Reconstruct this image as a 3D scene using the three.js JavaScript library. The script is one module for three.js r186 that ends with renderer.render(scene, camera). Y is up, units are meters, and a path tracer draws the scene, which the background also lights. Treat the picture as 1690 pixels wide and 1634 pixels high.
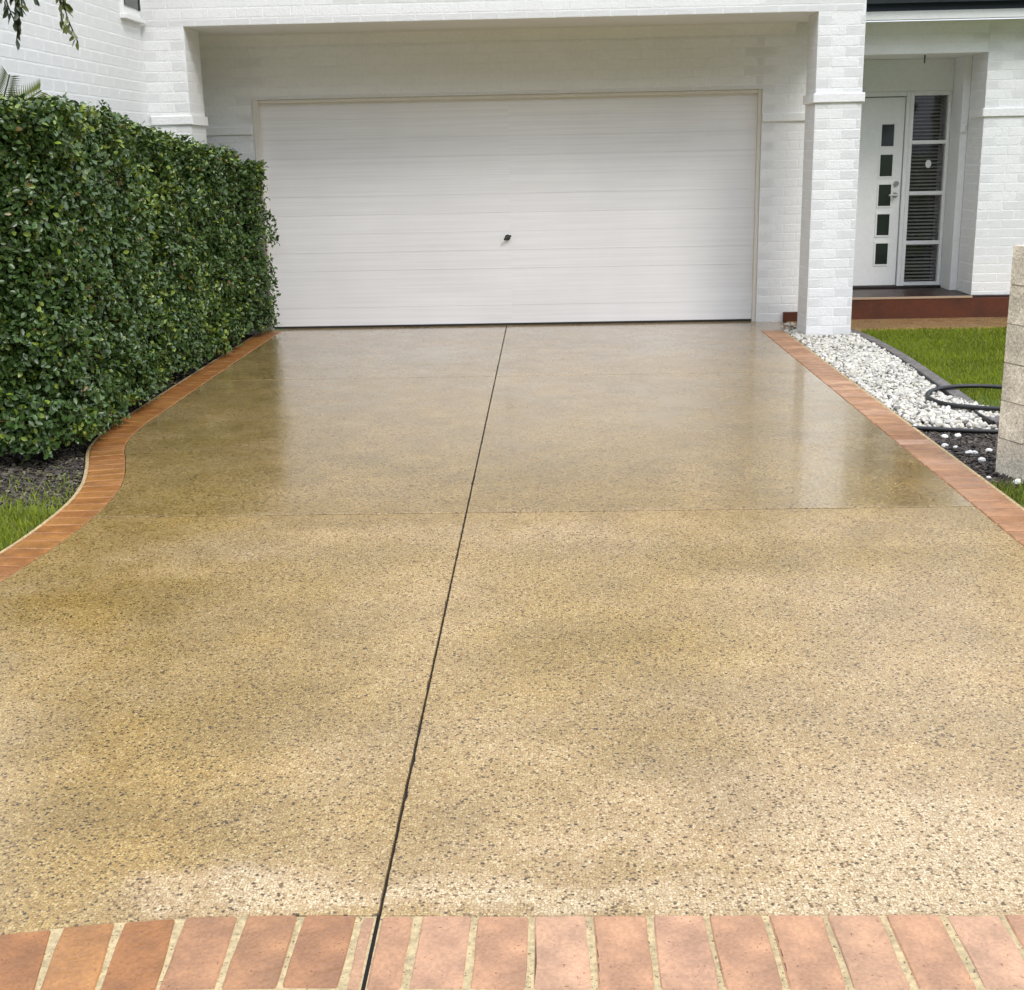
import * as THREE from 'three';
import { mergeGeometries } from 'three/addons/utils/BufferGeometryUtils.js';

// ---------- camera, sky, sun, exposure ----------
const scene = new THREE.Scene();
const camera = new THREE.PerspectiveCamera(42.515, 1024 / 990, 0.05, 600);
camera.position.set(0, 1.658, 0);
camera.rotation.order = 'YXZ';
camera.rotation.set(-0.2622, 0.0298, -0.0206);

const renderer = new THREE.WebGLRenderer({ antialias: true });
renderer.setSize(1024, 990);
renderer.toneMapping = THREE.LinearToneMapping;
renderer.toneMappingExposure = 1.82;
renderer.shadowMap.enabled = true;

{ // overcast sky: brighter overhead than at the horizon
  const W = 256, H = 128, d = new Float32Array(W * H * 4);
  for (let j = 0; j < H; j++) for (let i = 0; i < W; i++) {
    const el = (j + 0.5) / H * Math.PI - Math.PI / 2, s = Math.sin(el);
    const az = i / W * Math.PI * 2;
    const cloud = 1 + 0.06 * Math.sin(az * 3 + 1.3) * Math.cos(el * 5) + 0.04 * Math.sin(az * 7 + el * 9);
    let l = s > 0 ? 1.5 * (1 + 2 * s) / 3 * cloud : 0.18;
    const o = (j * W + i) * 4;
    d[o] = l * 0.94; d[o + 1] = l; d[o + 2] = l * 1.13; d[o + 3] = 1;
  }
  const t = new THREE.DataTexture(d, W, H, THREE.RGBAFormat, THREE.FloatType);
  t.mapping = THREE.EquirectangularReflectionMapping; t.magFilter = THREE.LinearFilter; t.minFilter = THREE.LinearFilter;
  t.wrapS = THREE.RepeatWrapping; t.needsUpdate = true;
  scene.background = t; scene.environment = t;
}
const sun = new THREE.DirectionalLight(0xfff8f0, 0.9);
sun.position.set(8, 14, 3); sun.target.position.set(0, 0, -8);
sun.castShadow = true; sun.shadow.radius = 30; sun.shadow.mapSize.set(2048, 2048);
Object.assign(sun.shadow.camera, { left: -14, right: 14, top: 14, bottom: -14, near: 0.5, far: 60 });
scene.add(sun, sun.target);

// ---------- helpers ----------
function rng(a) { return () => { a |= 0; a = a + 0x6D2B79F5 | 0; let t = Math.imul(a ^ a >>> 15, 1 | a); t = t + Math.imul(t ^ t >>> 7, 61 | t) ^ t; return ((t ^ t >>> 14) >>> 0) / 4294967296; }; }
function hash2(x, y, s) { let h = Math.imul(x | 0, 374761393) + Math.imul(y | 0, 668265263) + Math.imul(s | 0, 1274126177) | 0; h = Math.imul(h ^ h >>> 13, 1274126177); h ^= h >>> 16; h = Math.imul(h, 2246822519); h ^= h >>> 15; return (h >>> 0) / 4294967296; }
function vnoise(x, y, s = 0) { const xi = Math.floor(x), yi = Math.floor(y), fx = x - xi, fy = y - yi; const u = fx * fx * (3 - 2 * fx), v = fy * fy * (3 - 2 * fy); return (hash2(xi, yi, s) * (1 - u) + hash2(xi + 1, yi, s) * u) * (1 - v) + (hash2(xi, yi + 1, s) * (1 - u) + hash2(xi + 1, yi + 1, s) * u) * v; }
function fbm(x, y, s = 0, o = 4) { let a = 0, w = 0.5, t = 0; for (let i = 0; i < o; i++) { a += w * vnoise(x, y, s + i); t += w; w *= 0.5; x *= 2.03; y *= 2.03; } return a / t; }
const sst = (a, b, x) => { const t = Math.min(1, Math.max(0, (x - a) / (b - a))); return t * t * (3 - 2 * t); };
const lerp = (a, b, t) => a + (b - a) * t;
const srgb = (r, g, b) => new THREE.Color().setRGB(r / 255, g / 255, b / 255, THREE.SRGBColorSpace);
const lin = (r, g, b) => new THREE.Color().setRGB(r, g, b);

function tex(W, H, fn, { color = true, repeat = null } = {}) {
  const d = new Uint8ClampedArray(W * H * 4);
  for (let j = 0; j < H; j++) for (let i = 0; i < W; i++) { const o = (j * W + i) * 4, c = fn(i, j, W, H); d[o] = c[0]; d[o + 1] = c[1]; d[o + 2] = c[2]; d[o + 3] = 255; }
  return dtex(new Uint8Array(d.buffer), W, H, color, repeat);
}
function dtex(d, W, H, color, repeat) {
  const t = new THREE.DataTexture(d, W, H, THREE.RGBAFormat, THREE.UnsignedByteType);
  t.magFilter = THREE.LinearFilter; t.minFilter = THREE.LinearMipmapLinearFilter; t.generateMipmaps = true;
  if (color) t.colorSpace = THREE.SRGBColorSpace;
  t.wrapS = t.wrapT = THREE.RepeatWrapping; if (repeat) t.repeat.set(repeat, repeat);
  t.needsUpdate = true; return t;
}
// tileable noise for shared maps
function tnoise(x, y, p, s) { const xi = Math.floor(x), yi = Math.floor(y), fx = x - xi, fy = y - yi, u = fx * fx * (3 - 2 * fx), v = fy * fy * (3 - 2 * fy); const m = (k) => ((k % p) + p) % p; return (hash2(m(xi), m(yi), s) * (1 - u) + hash2(m(xi + 1), m(yi), s) * u) * (1 - v) + (hash2(m(xi), m(yi + 1), s) * (1 - u) + hash2(m(xi + 1), m(yi + 1), s) * u) * v; }
function tfbm(u, v, p, s, o = 5) { let a = 0, w = 0.5, t = 0; for (let i = 0; i < o; i++) { a += w * tnoise(u * p, v * p, p, s + i); t += w; w *= 0.55; p *= 2; } return a / t; }

function boxUV(g, off = 0) { // uv in metres, projected along each face's own axis
  const p = g.attributes.position, n = g.attributes.normal, uv = new Float32Array(p.count * 2);
  for (let i = 0; i < p.count; i++) {
    const x = p.getX(i), y = p.getY(i), z = p.getZ(i), ax = Math.abs(n.getX(i)), ay = Math.abs(n.getY(i)), az = Math.abs(n.getZ(i));
    let u, v; if (ay >= ax && ay >= az) { u = x; v = z; } else if (ax >= az) { u = z; v = y; } else { u = x; v = y; }
    uv[2 * i] = u + off; uv[2 * i + 1] = v + off * 0.7;
  }
  g.setAttribute('uv', new THREE.BufferAttribute(uv, 2)); return g;
}
// a plate whose front (+z) edges are chamfered; origin at centre of its back
function plate(w, h, d, c = 0.003) {
  const a = w / 2, b = h / 2, P = [];
  const back = [[-a, -b, 0], [a, -b, 0], [a, b, 0], [-a, b, 0]], mid = back.map(v => [v[0], v[1], d - c]), fr = [[-a + c, -b + c, d], [a - c, -b + c, d], [a - c, b - c, d], [-a + c, b - c, d]];
  const q = (A, B, C, D) => P.push(...A, ...B, ...C, ...A, ...C, ...D);
  q(...fr); for (let i = 0; i < 4; i++) { const k = (i + 1) % 4; q(back[i], back[k], mid[k], mid[i]); q(mid[i], mid[k], fr[k], fr[i]); }
  q(back[3], back[2], back[1], back[0]);
  const g = new THREE.BufferGeometry(); g.setAttribute('position', new THREE.Float32BufferAttribute(P, 3)); g.computeVertexNormals(); return boxUV(g);
}
function chamferBox(w, h, d, c = 0.004) { // all vertical and horizontal front/back edges softened
  const s = new THREE.Shape(); const a = w / 2 - c, b = h / 2 - c;
  s.moveTo(-a, -b); s.lineTo(a, -b); s.lineTo(a, b); s.lineTo(-a, b); s.closePath();
  const g = new THREE.ExtrudeGeometry(s, { depth: d - 2 * c, bevelEnabled: true, bevelThickness: c, bevelSize: c, bevelSegments: 1, curveSegments: 1 });
  g.translate(0, 0, -d / 2 + c); return boxUV(g.index ? g.toNonIndexed() : g);
}
const taken = {};
function numbered(n) { const k = taken[n] = (taken[n] || 0) + 1; return k === 1 ? n : n + '_' + String(k - 1).padStart(3, '0'); }
function thing(name, label, category, pos = [0, 0, 0], group) {
  const o = new THREE.Group(); o.name = numbered(name); o.position.set(...pos); o.userData = { label, category }; if (group) o.userData.group = group; scene.add(o); return o;
}
function top(mesh, name, ud) { mesh.name = numbered(name); mesh.userData = ud; scene.add(mesh); return mesh; }
function part(parent, name, geo, mat, wp) { // wp: world position of the mesh, or none for geometry given in world coordinates
  const m = new THREE.Mesh(geo, mat); m.name = name;
  const b = new THREE.Vector3(); for (let q = parent; q && q !== scene; q = q.parent) b.add(q.position);
  m.position.set(...(wp || [0, 0, 0])).sub(b); parent.add(m); return m;
}
function boxPart(parent, name, x0, x1, y0, y1, z0, z1, mat, c = 0.003) {
  const za = Math.min(z0, z1), zb = Math.max(z0, z1);
  const g = c ? chamferBox(x1 - x0, y1 - y0, zb - za, c) : boxUV(new THREE.BoxGeometry(x1 - x0, y1 - y0, zb - za));
  const cx = (x0 + x1) / 2, cy = (y0 + y1) / 2, cz = (za + zb) / 2, uv = g.attributes.uv;
  for (let i = 0; i < uv.count; i++) uv.setXY(i, uv.getX(i) + cx * 0.77 + cz * 0.31, uv.getY(i) + cy);
  return part(parent, name, g, mat, [cx, cy, cz]);
}
function tubeGeo(pts, r, seg = 24, rs = 8, closed = false) { return new THREE.TubeGeometry(new THREE.CatmullRomCurve3(pts.map(p => new THREE.Vector3(...p)), closed), seg, r, rs, closed); }

// ---------- shared materials ----------
const paintTex = tex(1024, 1024, (i, j) => { const u = i / 1024, v = j / 1024; const a = tfbm(u, v, 6, 11), b = tfbm(u, v, 90, 31, 3); const k = 239 + (a - 0.5) * 6 + (b - 0.5) * 10; return [k, k, k * 0.997]; }, { repeat: 0.5 });
const paintBump = tex(512, 512, (i, j) => { const k = 255 * tfbm(i / 512, j / 512, 40, 5, 4); return [k, k, k]; }, { color: false, repeat: 2 });
const whiteBrick = new THREE.MeshStandardMaterial({ color: lin(0.93, 0.935, 0.93), map: paintTex, bumpMap: paintBump, bumpScale: 0.0025, roughness: 0.6 });
const whiteMortar = new THREE.MeshStandardMaterial({ color: lin(0.92, 0.925, 0.92), map: paintTex, bumpMap: paintBump, bumpScale: 0.004, roughness: 0.75 });
const whiteTrim = new THREE.MeshStandardMaterial({ color: lin(0.9, 0.91, 0.9), map: paintTex, roughness: 0.45 });
const creamTrim = new THREE.MeshStandardMaterial({ color: lin(0.8, 0.76, 0.68), map: paintTex, roughness: 0.5 });
const soffitMat = new THREE.MeshStandardMaterial({ color: lin(0.9, 0.91, 0.9), map: paintTex, roughness: 0.8 });
const doorTex = tex(1024, 1024, (i, j) => { const u = i / 1024, v = j / 1024; const g = tfbm(u, v, 3, 70, 5), s = tnoise(u * 4, v * 240, 240, 77), k = 238 + (g - 0.5) * 18 + (s - 0.5) * 9; return [k, k, k]; }, { repeat: 0.35 });
const garageDoorMat = new THREE.MeshStandardMaterial({ color: lin(0.93, 0.93, 0.93), map: doorTex, roughness: 0.42 });
const creamTan = new THREE.MeshStandardMaterial({ color: lin(0.42, 0.3, 0.2), map: paintTex, roughness: 0.6 });
const blackMat = new THREE.MeshStandardMaterial({ color: lin(0.012, 0.012, 0.013), roughness: 0.45 });
const rubberMat = new THREE.MeshStandardMaterial({ color: lin(0.02, 0.016, 0.014), roughness: 0.7 });
const steelMat = new THREE.MeshStandardMaterial({ color: lin(0.42, 0.42, 0.42), metalness: 0.9, roughness: 0.35 });
const darkSteelMat = new THREE.MeshStandardMaterial({ color: lin(0.06, 0.06, 0.055), metalness: 0.6, roughness: 0.4 });
const navyMat = new THREE.MeshStandardMaterial({ color: lin(0.018, 0.028, 0.045), roughness: 0.35 });
const glassMat = new THREE.MeshPhysicalMaterial({ color: 0xffffff, transmission: 1, thickness: 0, roughness: 0.02, ior: 1.5 });
const tintGlass = new THREE.MeshPhysicalMaterial({ color: lin(0.02, 0.025, 0.024), roughness: 0.06 });
const roomMat = new THREE.MeshStandardMaterial({ color: lin(0.16, 0.15, 0.14), roughness: 0.9 });
const riserTex = tex(512, 512, (i, j) => { const a = tfbm(i / 512, j / 512, 5, 91), b = tfbm(i / 512, j / 512, 60, 95, 3); const k = 0.75 + a * 0.35 + b * 0.25; return [104 * k, 50 * k, 22 * k]; }, { repeat: 1 });
const riserMat = new THREE.MeshStandardMaterial({ map: riserTex, roughness: 0.5, color: lin(0.52, 0.5, 0.45) });

// ---------- driveway curves ----------
const curveOf = a => new THREE.CatmullRomCurve3(a.map(([x, z]) => new THREE.Vector3(x, 0, z)), false, 'centripetal');
const leftMid = curveOf([[-2.73, -12.62], [-2.735, -11.2], [-2.735, -9.8], [-2.73, -8.5], [-2.72, -7.9], [-2.645, -7.4], [-2.5, -6.95], [-2.385, -6.55], [-2.325, -6.2], [-2.305, -5.85], [-2.31, -5.45], [-2.35, -5.0], [-2.42, -4.5], [-2.5, -4.0], [-2.62, -3.3], [-2.74, -2.6]]);
const rightMid = curveOf([[2.12, -12.02], [2.12, -9], [2.12, -6], [2.12, -2.6]]);
const nearMid = curveOf([[2.3, -2.402], [1.2, -2.402], [0, -2.402], [-0.8, -2.402], [-1.2, -2.342], [-1.7, -2.2], [-2.5, -1.9]]);
const BW = 0.1; // half width of side border
function offsetPts(curve, n, off) { // off > 0 : to the +x side of a curve that runs towards the camera
  const out = []; for (let i = 0; i <= n; i++) { const p = curve.getPointAt(i / n), t = curve.getTangentAt(i / n); out.push([p.x + t.z * off, p.z - t.x * off]); } return out;
}
const leftInner = offsetPts(leftMid, 120, BW + 0.004), leftOuter = offsetPts(leftMid, 120, -BW);
function xAt(pl, z) { for (let i = 0; i < pl.length - 1; i++) { const a = pl[i], b = pl[i + 1]; if ((a[1] <= z && z <= b[1]) || (b[1] <= z && z <= a[1])) return lerp(a[0], b[0], (z - a[1]) / (b[1] - a[1] || 1)); } return z < pl[0][1] ? pl[0][0] : pl[pl.length - 1][0]; }
const nearEdge = offsetPts(nearMid, 160, -0.118); // far side of the near row

// ---------- ground and setting ----------
function sheet(name, poly, y, mat, kind = 'structure') {
  const s = new THREE.Shape(poly.map(([x, z]) => new THREE.Vector2(x, -z))); const g = new THREE.ShapeGeometry(s); g.rotateX(-Math.PI / 2); g.translate(0, y, 0); boxUV(g);
  const m = new THREE.Mesh(g, mat); return top(m, name, { kind });
}
const soilTex = tex(1024, 1024, (i, j) => { const u = i / 1024, v = j / 1024, a = tfbm(u, v, 8, 201), b = tfbm(u, v, 120, 207, 3), k = 0.45 + a * 0.5 + b * 0.6; return [58 * k, 50 * k, 43 * k]; }, { repeat: 0.7 });
const soilBump = tex(512, 512, (i, j) => { const k = 255 * tfbm(i / 512, j / 512, 30, 213, 4); return [k, k, k]; }, { color: false, repeat: 0.9 });
const soilMat = new THREE.MeshStandardMaterial({ map: soilTex, bumpMap: soilBump, bumpScale: 0.03, roughness: 1 });
const turfTex = tex(1024, 1024, (i, j) => { const u = i / 1024, v = j / 1024, a = tfbm(u, v, 10, 221), b = tfbm(u, v, 150, 227, 3), k = 0.5 + a * 0.5 + b * 0.5; return [72 * k, 88 * k, 34 * k]; }, { repeat: 0.6 });
const turfMat = new THREE.MeshStandardMaterial({ map: turfTex, roughness: 1 });
sheet('ground', [[-250, -250], [250, -250], [250, 250], [-250, 250]], -0.13, turfMat);
sheet('garden_bed', [[-3.48, -12.6], [-2.2, -12.6], [-2.2, -6.32], [-4.6, -6.32], [-4.6, -7.2], [-3.48, -7.2]], -0.035, soilMat);
sheet('lawn_ground', [[-6, -6.324], [-2.1, -6.324], [-2.1, -4], [-2.2, -1.2], [-6, -1.2]], -0.03, turfMat);
sheet('garden_bed', [[2.15, -12.6], [2.95, -12.6], [2.95, -7.2], [3.4, -7.2], [3.4, -6.3], [2.15, -6.3]], -0.045, soilMat);
sheet('lawn_ground', [[2.9, -12.05], [8, -12.05], [8, -7.21], [2.9, -7.21]], -0.028, turfMat);
sheet('lawn_ground', [[2.15, -6.304], [7, -6.304], [7, -1.2], [2.15, -1.2]], -0.034, turfMat);

// ---------- the driveway ----------
// exposed aggregate: little stones in a tan matrix; sealed (yellow, glossy) and dry (pale, matt) patches lie where the photo shows them
const dryBlobs = [ // x, z, rx, rz, strength
  [-0.78, -2.6, 0.16, 0.1, 1.3], [0.85, -2.6, 0.5, 0.1, 1.1], [0.95, -2.85, 0.45, 0.2, 0.8], [0.0, -2.56, 0.4, 0.045, 0.8], [-0.45, -2.57, 0.2, 0.05, 0.8],
  [-0.72, -2.62, 0.3, 0.1, 1], [-0.15, -2.6, 0.5, 0.06, 0.8], [0.75, -2.66, 0.45, 0.13, 1], [0.95, -2.95, 0.6, 0.3, 0.7], [0.1, -2.78, 0.35, 0.05, 0.4], [-0.5, -4.6, 0.3, 0.5, 0.5], [-0.75, -3.25, 0.35, 0.3, 0.55], [-0.15, -3.4, 0.25, 0.3, 0.45],
  [0.9, -4.6, 0.7, 0.35, 0.4], [-1.4, -5.3, 0.5, 0.3, 0.45], [0.9, -3.6, 0.6, 0.4, 0.45], [1.3, -5.6, 0.6, 0.25, 0.5], [0.3, -5.3, 0.4, 0.3, 0.3], [-0.5, -5.55, 0.6, 0.18, 0.5], [0.4, -3.05, 0.35, 0.25, 0.4], [1.5, -3.9, 0.5, 0.35, 0.4]];
const wetBlobs = [[-1.15, -3.0, 0.35, 0.5, 1], [0.3, -2.72, 0.3, 0.05, 0.6], [0.3, -4.3, 0.5, 0.4, 0.6], [-1.2, -4.6, 0.8, 0.3, 0.3], [1.15, -5.1, 0.8, 0.2, 0.4], [-1.0, -3.6, 0.5, 0.2, 0.6], [0.35, -3.4, 0.2, 0.1, 0.5], [-1.8, -7, 0.6, 2, 0.3], [1.7, -6.3, 0.4, 0.5, 0.7]];
function patch(x, z) {
  const wx = x + (fbm(x * 5, z * 5, 41) - 0.5) * 0.4, wz = z + (fbm(x * 6, z * 6, 47, 5) - 0.5) * 0.3;
  let d = 0.38 + (fbm(x * 1.1, z * 1.1, 51, 5) - 0.5) * 0.9 + (fbm(x * 9, z * 9, 57, 3) - 0.5) * 0.35 + (z < -5.9 ? -0.1 : 0);
  for (const [bx, bz, rx, rz, s] of dryBlobs) { const q = ((wx - bx) / rx) ** 2 + ((wz - bz) / rz) ** 2; if (q < 4) d += s * 0.75 * Math.exp(-q * 1.1); }
  for (const [bx, bz, rx, rz, s] of wetBlobs) { const q = ((wx - bx) / rx) ** 2 + ((wz - bz) / rz) ** 2; if (q < 4) d -= s * 0.6 * Math.exp(-q * 1.1); }
  return Math.min(1.6, Math.max(0, d));
}
const SEALED = [[192, 162, 98], [202, 174, 112], [180, 149, 86], [214, 189, 132], [168, 138, 78], [196, 168, 106], [184, 156, 96]];
const DRY = [[212, 187, 147], [220, 198, 162], [200, 173, 132], [229, 212, 182], [190, 162, 124], [208, 183, 145], [202, 179, 143]];
function aggregate(x0, x1, z0, z1, W, H, cell, bumpAmt, coat = 1, coatRough = 0.13) {
  const sx = (x1 - x0) / W, sz = (z1 - z0) / H, col = new Uint8Array(W * H * 4), bmp = new Uint8Array(W * H * 4);
  const gx0 = Math.floor(x0 / cell) - 2, gz0 = Math.floor(z0 / cell) - 2, gw = Math.ceil((x1 - x0) / cell) + 5, gh = Math.ceil((z1 - z0) / cell) + 5;
  const px = new Float32Array(gw * gh), pz = new Float32Array(gw * gh), pr = new Float32Array(gw * gh), pc = new Float32Array(gw * gh);
  for (let j = 0; j < gh; j++) for (let i = 0; i < gw; i++) { const k = j * gw + i, X = i + gx0, Z = j + gz0; px[k] = (X + 0.1 + 0.8 * hash2(X, Z, 1)) * cell; pz[k] = (Z + 0.1 + 0.8 * hash2(X, Z, 2)) * cell; pr[k] = (0.55 + 0.65 * hash2(X, Z, 3)) / cell; pc[k] = hash2(X, Z, 4); }
  // coarse grid of patchiness
  const S = 6, cw = Math.ceil(W / S) + 2, ch = Math.ceil(H / S) + 2, pg = new Float32Array(cw * ch), ng = new Float32Array(cw * ch);
  for (let j = 0; j < ch; j++) for (let i = 0; i < cw; i++) { const x = x0 + i * S * sx, z = z0 + j * S * sz; pg[j * cw + i] = patch(x, z); ng[j * cw + i] = fbm(x * 4, z * 4, 61, 5); }
  for (let j = 0; j < H; j++) {
    const z = z0 + (j + 0.5) * sz, cz = Math.floor(z / cell) - gz0;
    for (let i = 0; i < W; i++) {
      const x = x0 + (i + 0.5) * sx, cx = Math.floor(x / cell) - gx0;
      let f1 = 9, f2 = 9, id = 0;
      for (let b = -1; b <= 1; b++) { const row = (cz + b) * gw + cx; for (let a = -1; a <= 1; a++) { const k = row + a, dx = px[k] - x, dz = pz[k] - z, q = Math.sqrt(dx * dx + dz * dz) * pr[k] * 1.25; if (q < f1) { f2 = f1; f1 = q; id = k; } else if (q < f2) f2 = q; } }
      const e = f2 - f1, stone = sst(0.03, 0.16, e) * (1 - sst(0.62, 0.85, f1)), hump = stone * (1 - 0.6 * f1 * f1);
      const fi = i / S, fj = j / S, ci = fi | 0, cj = fj | 0, u = fi - ci, v = fj - cj, k0 = cj * cw + ci;
      const dryRaw = (pg[k0] * (1 - u) + pg[k0 + 1] * u) * (1 - v) + (pg[k0 + cw] * (1 - u) + pg[k0 + cw + 1] * u) * v;
      const n = (ng[k0] * (1 - u) + ng[k0 + 1] * u) * (1 - v) + (ng[k0 + cw] * (1 - u) + ng[k0 + cw + 1] * u) * v;
      const white = sst(0.85, 1.6, dryRaw), dry = Math.min(1, dryRaw), c = pc[id], cc = (c * 997) % 1; let A, B;
      if (c < 0.1 && f1 < 0.5) { const t = 0.65 + cc * 0.7; A = [84 * t, 66 * t, 36 * t]; B = [104 * t, 84 * t, 56 * t]; }
      else { A = SEALED[(cc * 7) | 0]; B = DRY[(cc * 7) | 0]; }
      const mr = lerp(118, 146, dry), mg = lerp(92, 118, dry), mb = lerp(48, 80, dry);
      const t = 0.95 + (n - 0.5) * 0.2, h = hash2(i, j, 9) * 0.12 + 0.94, o = (j * W + i) * 4;
      col[o] = Math.min(255, lerp(mr, lerp(A[0], B[0], dry), stone) * t * h); col[o + 1] = Math.min(255, lerp(mg, lerp(A[1], B[1], dry), stone) * t * h); col[o + 2] = Math.min(255, lerp(mb, lerp(A[2], B[2], dry), stone) * t * h); col[o + 3] = 255;
      if (white > 0 && c > 0.08) { const w = white * stone * (0.15 + 0.85 * sst(0.25, 0.85, (c * 3571) % 1)) * 0.6; col[o] = lerp(col[o], 246, w); col[o + 1] = lerp(col[o + 1], 236, w); col[o + 2] = lerp(col[o + 2], 214, w); }
      const bh = hump * (0.55 + 0.45 * cc) * 235; bmp[o] = bmp[o + 1] = bmp[o + 2] = bh; bmp[o + 3] = 255;
    }
  }
  const rough = tex(256, 256, (i, j) => { const x = lerp(x0, x1, i / 256), z = lerp(z0, z1, j / 256), d = Math.min(1, patch(x, z)), k = 255 * (0.24 + 0.4 * d + (fbm(x * 6, z * 6, 71, 4) - 0.5) * 0.25); return [k, k, k]; }, { color: false });
  const m = new THREE.MeshPhysicalMaterial({ map: dtex(col, W, H, true), bumpMap: dtex(bmp, W, H, false), bumpScale: bumpAmt, roughnessMap: rough, roughness: 1, color: lin(0.68, 0.635, 0.53), clearcoat: coat, clearcoatRoughness: coatRough });
  m.userData.box = [x0, x1, z0, z1]; return m;
}
const drive = new THREE.Group(); drive.name = 'driveway'; drive.userData = { kind: 'structure' }; scene.add(drive);
function slab(poly, mat, name = 'concrete_slab') {
  const s = new THREE.Shape(poly.map(([x, z]) => new THREE.Vector2(x, -z)));
  let g = new THREE.ExtrudeGeometry(s, { depth: 0.09, bevelEnabled: true, bevelThickness: 0.0015, bevelSize: 0.0015, bevelOffset: -0.0015, bevelSegments: 1 });
  g.rotateX(-Math.PI / 2); g.translate(0, -0.0915, 0);
  const [x0, x1, z0, z1] = mat.userData.box, p = g.attributes.position, uv = g.attributes.uv;
  for (let i = 0; i < p.count; i++) uv.setXY(i, (p.getX(i) - x0) / (x1 - x0), (p.getZ(i) - z0) / (z1 - z0));
  const m = new THREE.Mesh(g, mat); m.name = name; drive.add(m); return m;
}
const JX = -0.396, JW = 0.0032, Z1 = -5.86, Z2 = -9.71, ZF = -12.735, RI = 2.016, JT = 0.0065;
const jr = rng(77);
function jointEdge(za, zb, side) { const o = [], n = Math.ceil(Math.abs(zb - za) / 0.035); for (let i = 0; i <= n; i++) { const z = lerp(za, zb, i / n); o.push([JX + side * (JW + Math.abs(jr() - 0.5) * 0.0035 + (jr() < 0.02 ? 0.004 : 0)), z]); } return o; }
function leftSide(za, zb) { const o = []; const n = Math.ceil(Math.abs(zb - za) / 0.06); for (let i = 0; i <= n; i++) { const z = lerp(za, zb, i / n); o.push([xAt(leftInner, z), z]); } return o; }
const nearL = nearEdge.filter(p => p[0] < JX - 0.02 && p[0] > -2.6), nearR = nearEdge.filter(p => p[0] > JX + 0.02 && p[0] < RI);
slab([...leftSide(ZF, Z2 - JT), ...jointEdge(Z2 - JT, ZF, -1)], aggregate(-2.66, JX, ZF, Z2, 1024, 1024, 0.012, 0.0002));
slab([...leftSide(Z2 + JT, Z1 - JT), ...jointEdge(Z1 - JT, Z2 + JT, -1)], aggregate(-2.66, JX, Z2, Z1, 1024, 2048, 0.0095, 0.0004));
slab([...leftSide(Z1 + JT, -2.75), ...nearL.slice().reverse(), ...jointEdge(-2.523, Z1 + JT, -1)], aggregate(-2.75, JX, Z1, -1.9, 2048, 2048, 0.0076, 0.0009, 0.3, 0.25));
slab([...jointEdge(ZF, Z2 - JT, 1), [RI, Z2 - JT], [RI, -12.03], [2.34, -12.03], [2.34, ZF]], aggregate(JX, 2.36, ZF, Z2, 1024, 1024, 0.012, 0.0002));
slab([...jointEdge(Z2 + JT, Z1 - JT, 1), [RI, Z1 - JT], [RI, Z2 + JT]], aggregate(JX, 2.36, Z2, Z1, 1024, 2048, 0.0095, 0.0004));
slab([...jointEdge(Z1 + JT, -2.523, 1), ...nearR.slice().reverse(), [RI, -2.523], [RI, Z1 + JT]], aggregate(JX, 2.05, Z1, -2.5, 2048, 2048, 0.0076, 0.0009, 0.3, 0.25));
// dark filler at the bottom of the joints
{ const g = mergeGeometries([new THREE.BoxGeometry(0.05, 0.02, 10.6).translate(JX, -0.026, -7.45), new THREE.BoxGeometry(4.4, 0.02, 0.04).translate(-0.2, -0.0175, Z1), new THREE.BoxGeometry(4.6, 0.02, 0.04).translate(-0.3, -0.0175, Z2)]); const m = new THREE.Mesh(g, rubberMat); m.name = 'joint_filler'; drive.add(m); }

// brick borders, each brick a piece; aggregate mortar between
const mortarTex = tex(1024, 1024, (i, j) => { const u = i / 1024, v = j / 1024, a = tfbm(u, v, 90, 301, 3), s = tnoise(u * 260, v * 260, 260, 311), k = 0.8 + a * 0.4; return s > 0.88 ? [120 * k, 100 * k, 70 * k] : [206 * k, 188 * k, 146 * k]; }, { repeat: 0.9 });
const mortarMat = new THREE.MeshStandardMaterial({ map: mortarTex, roughness: 0.75, color: lin(0.62, 0.59, 0.55), bumpMap: paintBump, bumpScale: 0.003 });
const sideMortarMat = new THREE.MeshStandardMaterial({ map: mortarTex, roughness: 0.6, color: lin(0.5, 0.33, 0.2), bumpMap: paintBump, bumpScale: 0.003 });
const clayTex = tex(1024, 1024, (i, j) => { const u = i / 1024, v = j / 1024, a = tfbm(u, v, 12, 321, 5), b = tfbm(u, v, 140, 327, 3), s = tnoise(u * 200, v * 200, 200, 333), k = 0.72 + a * 0.36 + b * 0.2; return s > 0.93 ? [235 * k, 205 * k, 170 * k] : s < 0.05 ? [150 * k, 96 * k, 60 * k] : [232 * k, 200 * k, 176 * k]; }, { repeat: 1.1 });
const clay = (r, g, b, ro) => new THREE.MeshStandardMaterial({ color: lin(r, g, b), map: clayTex, bumpMap: paintBump, bumpScale: 0.0018, roughness: ro });
const clayOrange = [clay(0.345, 0.2, 0.072, 0.36), clay(0.38, 0.235, 0.09, 0.34), clay(0.32, 0.18, 0.066, 0.4), clay(0.36, 0.22, 0.095, 0.38)];
const clayMid = [clay(0.37, 0.25, 0.145, 0.38), clay(0.4, 0.28, 0.17, 0.4), clay(0.35, 0.225, 0.125, 0.36), clay(0.38, 0.26, 0.16, 0.4)];
const clayPink = [clay(0.46, 0.36, 0.265, 0.5), clay(0.5, 0.4, 0.31, 0.52), clay(0.45, 0.33, 0.23, 0.46), clay(0.48, 0.37, 0.28, 0.5)];
const brickGeos = {};
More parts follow.
